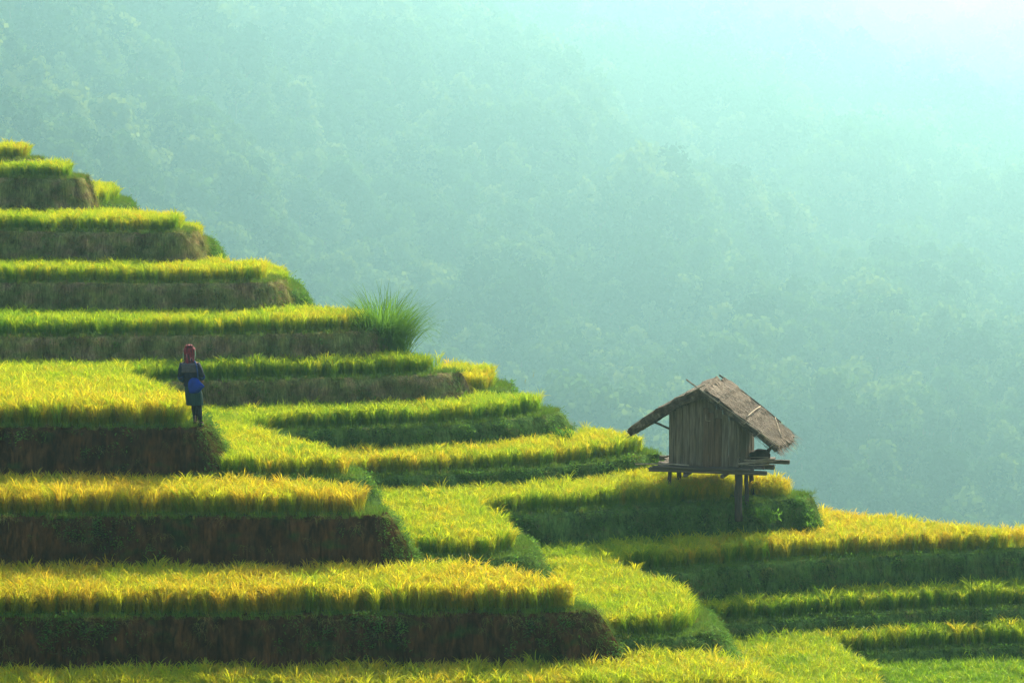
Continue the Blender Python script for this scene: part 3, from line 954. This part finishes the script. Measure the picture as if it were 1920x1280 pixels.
def hand(side, wrist, dirv, nm, frm):
    d = Vector(dirv).normalized()
    s = d.cross(Vector((0, 0, 1)) if abs(d.z) < .8 else Vector((0, 1, 0))).normalized() * side
    nrm = d.cross(s)
    w = Vector(wrist)
    palm = w + d * .055
    jn('palm' + nm, tuple(palm), (.026, .016), frm)
    for q, (off, L) in enumerate(((-.026, .062), (-.009, .072), (.009, .068), (.025, .052))):
        k = palm + d * .03 + s * off
        jn(f'k{q}{nm}', tuple(k), (.0095, .0095), 'palm' + nm)
        m1 = k + d * L * .55 + nrm * .012
        jn(f'm{q}{nm}', tuple(m1), (.0085, .0085), f'k{q}{nm}')
        jn(f't{q}{nm}', tuple(m1 + d * L * .35 + nrm * .03), (.007, .007), f'm{q}{nm}')
    t1 = w + d * .03 - s * .034
    jn('th1' + nm, tuple(t1), (.011, .011), 'palm' + nm)
    jn('th2' + nm, tuple(t1 + d * .035 - s * .018 + nrm * .01), (.009, .009), 'th1' + nm)
jn('shl', (-.265, .02, 1.215), (.055, .055), 'upper'); jn('ell', (-.30, -.02, .98), (.042, .042), 'shl'); jn('wrl', (-.22, .11, .84), (.026, .024), 'ell')
hand(-1, (-.22, .11, .84), (.3, .5, -.6), 'l', 'wrl')
jn('shr', (.03, .02, 1.21), (.055, .055), 'upper'); jn('elr', (.115, -.03, 1.00), (.042, .042), 'shr'); jn('wrr', (.10, .10, .90), (.026, .024), 'elr')
hand(1, (.10, .10, .90), (-.1, .8, -.25), 'r', 'wrr')
me = bpy.data.meshes.new('body'); me.from_pydata(sv, se, [])
body = bpy.data.objects.new('body', me); COL.objects.link(body); body.parent = per
sm = body.modifiers.new('skin', 'SKIN')
for i, sk_ in enumerate(me.skin_vertices[0].data):
    sk_.radius = sr[i]; sk_.use_root = (i == 0)
sm.use_smooth_shade = True
body.modifiers.new('sub', 'SUBSURF').levels = 1
me.materials.append(M['skin'])

def loft(rings, n=28, fold=0.0, nf=9, closed_top=False, closed_bot=False, seed=0.0):
    """rings: (cx, cy, z, rx, ry)"""
    m = MB(); vs, fs = [], []
    for j, (cx, cy_, z, rx, ry) in enumerate(rings):
        for i in range(n):
            a = 2 * math.pi * i / n
            q = 1 + fold * (j / max(1, len(rings) - 1)) * math.sin(a * nf + seed) + .02 * noise.noise(Vector((math.cos(a) * 2, math.sin(a) * 2, z * 6 + seed)))
            vs.append((cx + math.cos(a) * rx * q, cy_ + math.sin(a) * ry * q, z))
    for j in range(len(rings) - 1):
        for i in range(n):
            i2 = (i + 1) % n
            fs.append((j * n + i, j * n + i2, (j + 1) * n + i2, (j + 1) * n + i))
    if closed_top: fs.append(tuple(range(n)))
    if closed_bot: fs.append(tuple((len(rings) - 1) * n + i for i in range(n)))
    m.add(vs, fs); return m
jk = loft([(-.125, .04, 1.30, .055, .052), (-.122, .03, 1.27, .10, .075), (-.12, .025, 1.235, .165, .095), (-.115, .02, 1.16, .172, .118), (-.11, .02, 1.06, .158, .122),
           (-.09, .01, .95, .142, .115), (-.08, .005, .86, .155, .13), (-.075, .0, .79, .168, .142)], 30, .04, 7)
for pts, rr in (([(-.25, .02, 1.225), (-.285, .0, 1.10), (-.303, -.02, .985), (-.285, .0, .945)], [.066, .066, .062, .064]),
                ([(.015, .02, 1.22), (.07, .0, 1.11), (.118, -.03, 1.00), (.118, .01, .965)], [.066, .066, .06, .062])):
    jk.tube(pts, rr, 12, 0, .05)
jacket = jk.build('jacket', M['jacket'], per, True)
for pts, rr in (([(-.30, -.015, .985), (-.285, .01, .93), (-.255, .06, .89)], [.066, .064, .056]), ([(.119, -.02, .995), (.119, .03, .955), (.112, .06, .93)], [.063, .06, .052])):
    m = MB(); m.tube(pts, rr, 12, 0, .04); m.build('cuff', M['cuff'], jacket, True)
m = MB(); vs, fs = [], []       # the grey yoke lying over the back
for j in range(7):
    z = 1.245 - j * .03
    for i in range(13):
        a = -math.pi / 2 + (i - 6) / 6 * 1.15
        rx, ry = (.17, .103) if j < 1 else (.181, .128)
        vs.append((-.117 + math.cos(a) * rx, .022 + math.sin(a) * ry, z - .015 * abs(i - 6) / 6))
for j in range(6):
    for i in range(12): fs.append((j * 13 + i, j * 13 + i + 1, (j + 1) * 13 + i + 1, (j + 1) * 13 + i))
m.add(vs, fs); yk = m.build('yoke', M['yoke'], jacket, True)
sol = yk.modifiers.new('thick', 'SOLIDIFY'); sol.thickness = .006
loft([(-.088, .008, .955, .150, .122), (-.086, .007, .915, .152, .126), (-.084, .006, .885, .160, .134)], 28).build('sash', M['legging'], jacket, True)
loft([(-.075, .0, .84, .15, .13), (-.06, .005, .74, .158, .15), (-.045, .015, .62, .165, .165), (-.030, .02, .43, .162, .172), (-.028, .02, .415, .160, .170)], 72, .05, 22).build('skirt', M['skirt'], per, True)
m = loft([(.0, -.13, .96, .05, .03), (.0, -.135, .93, .085, .042), (.005, -.14, .88, .115, .05), (.025, -.145, .82, .152, .055), (.035, -.145, .785, .165, .055),
          (.02, -.145, .74, .135, .052), (.0, -.14, .69, .105, .045), (-.005, -.135, .66, .07, .03)], 26, .10, 5, True, True, 1.3)
for i, v in enumerate(m.v):
    q = Vector(v); m.v[i] = (q.x + .012 * noise.noise(q * 14), q.y + .012 * noise.noise(q * 11), q.z + .03 * (q.x - .02) * 2 * (q.z < .86))
bag = m.build('shoulder_bag', M['blue'], per, True)
m = MB(); m.tube([(.07, -.13, .92), (.065, -.125, 1.05), (.045, -.115, 1.17), (.01, -.08, 1.262), (-.03, .02, 1.275)], .014, 8); m.build('strap', M['cuff'], bag, True)
for nm, k_, a_ in (('l', (-.06, .12, .44), (-.03, .06, .09)), ('r', (.045, .02, .42), (.10, -.06, .08))):
    k_, a_ = Vector(k_), Vector(a_)
    m = MB(); up_ = k_ + (k_ - a_) * .2
    m.tube([up_, k_, k_.lerp(a_, .3) + Vector((0, -.015, 0)), k_.lerp(a_, .7), a_], [.066, .062, .060, .046, .042], 14, 0, .03)
    lg = m.build('legging', M['legging'], per, True)
    m = MB(); m.tube([k_.lerp(a_, -.06), k_.lerp(a_, .04)], [.068, .067], 14); m.build('garter', M['band'], lg, True)
    m = MB(); f = Vector((a_.x, a_.y, .0))
    m.tube([f + Vector((0, -.05, .045)), f + Vector((0, 0, .05)), f + Vector((.005, .08, .035)), f + Vector((.01, .15, .028))], [.036, .044, .042, .026], 12); m.build('shoe', M['legging'], per, True)
m = loft([(-.13, .04, 1.555, .02, .02), (-.13, .04, 1.545, .075, .08), (-.128, .042, 1.515, .104, .108), (-.130, .045, 1.47, .110, .115), (-.131, .045, 1.42, .098, .108),
          (-.13, .035, 1.36, .088, .098), (-.126, .02, 1.30, .092, .09), (-.124, .0, 1.25, .085, .08), (-.12, -.015, 1.22, .07, .075)], 32, .10, 6, closed_top=True)
# open the scarf in front of the face
keepf = []
for f in m.f:
    c = sum((Vector(m.v[i]) for i in f), Vector()) / len(f)
    if not (c.y > .115 and 1.31 < c.z < 1.47): keepf.append(f)
m.f = keepf
scarf = m.build('headscarf', M['scarf'], per, True)
sol = scarf.modifiers.new('thick', 'SOLIDIFY'); sol.thickness = .008
m = MB()
for i in range(9):               # knotted folds on the crown
    a = random.uniform(0, 6.28); r = random.uniform(.0, .07)
    p = Vector((-.13 + r * math.cos(a), .03 + r * math.sin(a), 1.56))
    m.tube([p - Vector((.04 * math.cos(a), .04 * math.sin(a), .03)), p + Vector((0, 0, .018)), p + Vector((.045 * math.cos(a), .045 * math.sin(a), -.02))], [.016, .026, .014], 8, 0, .3)
m.build('knot', M['scarf'], scarf, True)
m = MB(); m.tube([(-.245, .02, 1.30), (-.252, .03, 1.40), (-.243, .04, 1.50), (-.20, .03, 1.56), (-.15, .0, 1.57)], .009, 6)
m.tube([(-.02, .02, 1.31), (-.012, .03, 1.40), (-.02, .03, 1.49), (-.06, .02, 1.55)], .009, 6); m.build('trim', M['trim'], scarf, True)
loft([(-.13, .055, 1.478, .06, .066), (-.13, .05, 1.46, .083, .09), (-.13, .04, 1.42, .088, .092), (-.13, .03, 1.37, .08, .075), (-.13, .02, 1.32, .062, .05)], 20).build('hair', M['hair'], per, True)

# ------------------------------------------------------------------ single plants
def setobj(o, tint): o['tint'] = tint; return o
random.seed(31)
gx_, gy_ = at(717, 67.0, 6.73)
m = MB()
for i in range(1500):
    az = random.uniform(0, 6.283); r = abs(random.gauss(0, .17))
    b = (r * math.cos(az) + random.gauss(.02, .12), r * math.sin(az), 0)
    m.ribbon(b, az + random.gauss(0, .6), random.triangular(1.0, 2.5, 1.9), random.uniform(.018, .036), random.uniform(.0, .5), random.uniform(.6, 2.5), 7, 0, random.uniform(-.5, .5), pw=1.8)
o = m.build('grass_clump', M['reed']); o.location = (gx_, gy_, -6.73); setobj(o, .4)
tag(o, 'tall bright green clump of long arching grass at the end of the fifth terrace', 'grass clump')

def shrub(name, px, d, h, size, label, n=420, flat=.7, tint=.3):
    x, y = at(px, d, h)
    m = MB()
    cl = [(random.gauss(0, .33), random.gauss(0, .33), random.uniform(.15, .8)) for _ in range(14)]
    for i in range(n):
        c = random.choice(cl)
        b = Vector((c[0] + random.gauss(0, .14), c[1] + random.gauss(0, .14), max(0, c[2] * flat + random.gauss(0, .12)))) * size
        m.ribbon(b, random.uniform(0, 6.283), random.uniform(.06, .14), random.uniform(.02, .045), random.uniform(.2, 1.6), random.uniform(.2, .9), 2, 0, random.uniform(-.8, .8), 'leaf')
    for c in cl:
        m.tube([(c[0] * .2 * size, c[1] * .2 * size, -.05), (c[0] * size, c[1] * size, c[2] * flat * size)], [.010, .004], 5)
    for i in range(40):
        az = random.uniform(0, 6.28); r = random.uniform(.1, .5) * size
        m.ribbon((r * math.cos(az), r * math.sin(az), .0), az, random.uniform(.3, .8) * size, .012, random.uniform(.1, .5), random.uniform(.3, 1.2), 4)
    o = m.build(name, M['reed']); o.location = (x, y, -h); setobj(o, tint)
    tag(o, label, 'shrub', 'low shrubs at the terrace ends')
shrub('shrub', 225, 77.6, 3.60, .42, 'small dark shrub at the end of the spur behind the second terrace')
shrub('shrub', 383, 74.2, 4.80, .45, 'narrow dark shrub at the end of the spur behind the third terrace')
shrub('shrub', 553, 71.5, 5.75, .50, 'round green shrub standing right of the fourth terrace wall', 520)
shrub('shrub', 1228, 63.6, 8.85, .42, 'bushy grass at the terrace tip just left of the hut deck', 420, .8, .1)
shrub('shrub', 1505, 60.9, 9.65, .45, 'leafy shrub on the bank right of the hut posts', 480, .8, .2)
shrub('shrub', 1440, 60.0, 9.30, .35, 'low weed tuft under the right end of the hut', 320, .7, .3)
shrub('shrub', 1052, 63.8, 8.1, .35, 'short bushy tuft at the rounded end of the green walled terrace', 300, .8, .1)

def stalks(name, px, d, h, items, label, cat, mat='stalk', tint=.4, wd=.012):
    x, y = at(px, d, h); m = MB()
    for (az, L, lean, cur) in items:
        m.ribbon((random.gauss(0, .02), random.gauss(0, .02), 0), az, L, wd, lean, cur, 6, 0, .2)
    o = m.build(name, M[mat]); o.location = (x, y, -h); setobj(o, tint)
    tag(o, label, cat)
stalks('broken_stalks', 1008, 55.4, 9.35, [(0, .55, 1.1, .3), (3.1, .42, 1.2, .2), (.3, .45, .8, .6), (2.8, .3, .9, .2), (0, .5, 1.5, -.3)], 'bent broken yellow stalks lying on the bank tip by the dark green wall', 'stalks', wd=.02)
stalks('long_leaf_weed', 228, 54.0, 8.05, [(0, .9, .35, .5), (.4, .8, .6, .5), (3, .7, .4, .6)], 'tuft of long green leaves against the dark bank below the person, left one', 'weed', 'reed', .5, .022)
stalks('long_leaf_weed', 268, 54.0, 8.05, [(0, .95, .45, .4), (3.0, .85, .25, .4), (.2, .7, .2, .7)], 'tuft of long green leaves against the dark bank below the person, right one', 'weed', 'reed', .5, .024)
SEED = [(86, 76, 2.54, .55, 'lone seed stalk rising beside the topmost terrace'), (127, 75.5, 2.54, .62, 'lone seed stalk above the second terrace from the top'),
        (248, 77, 3.74, .55, 'leaning seed stalk right of the spur behind the second terrace'), (407, 73, 4.81, .55, 'lone seed stalk above the fourth terrace end'),
        (988, 67.5, 7.63, .75, 'leaning seed stalk on the skyline right of the spur below the grass clump'), (975, 67.2, 7.63, .6, 'short seed stalk on the skyline near the spur below the grass clump'),
        (436, 70, 4.81, .5, 'thin seed stalk on the rim of the fourth terrace')]
for i, (px, d, h, L, lab) in enumerate(SEED):
    x, y = at(px, d, h); m = MB()
    tip = m.ribbon((0, 0, 0), .2, L * .8, .007, .05, .35, 5)
    for q in range(7): m.ribbon((tip.x - .004 * q, 0, tip.z - .02 * q), random.gauss(.2, 1), .07, .008, .4, .6, 2, 0, 0, 'leaf')
    o = m.build('seed_stalk', M['stalk']); o.location = (x, y, -h); setobj(o, .2)
    tag(o, lab, 'grass stalk', 'seed stalks on the skyline')

# ------------------------------------------------------------------ haze
bm = bmesh.new(); bmesh.ops.create_cube(bm, size=1)
lo, hi = Vector((-1350, -25, -207)), Vector((1350, 4000, 172))
for v in bm.verts:
    v.co = Vector([(lo[i] + hi[i]) / 2 + v.co[i] * (hi[i] - lo[i]) for i in range(3)])
me = bpy.data.meshes.new('haze'); bm.to_mesh(me); bm.free()
hz = bpy.data.objects.new('haze', me); COL.objects.link(hz)
m, nt, out = mat_new('haze_air')
pv = nt.nodes.new('ShaderNodeVolumePrincipled')
pv.inputs['Color'].default_value = (.345, .69, .745, 1)
pv.inputs['Density'].default_value = .00058
pv.inputs['Anisotropy'].default_value = .72
nt.links.new(pv.outputs[0], out.inputs['Volume'])
me.materials.append(m)
tag(hz, 'pale teal sunlit haze filling the valley', 'haze', None, 'stuff')
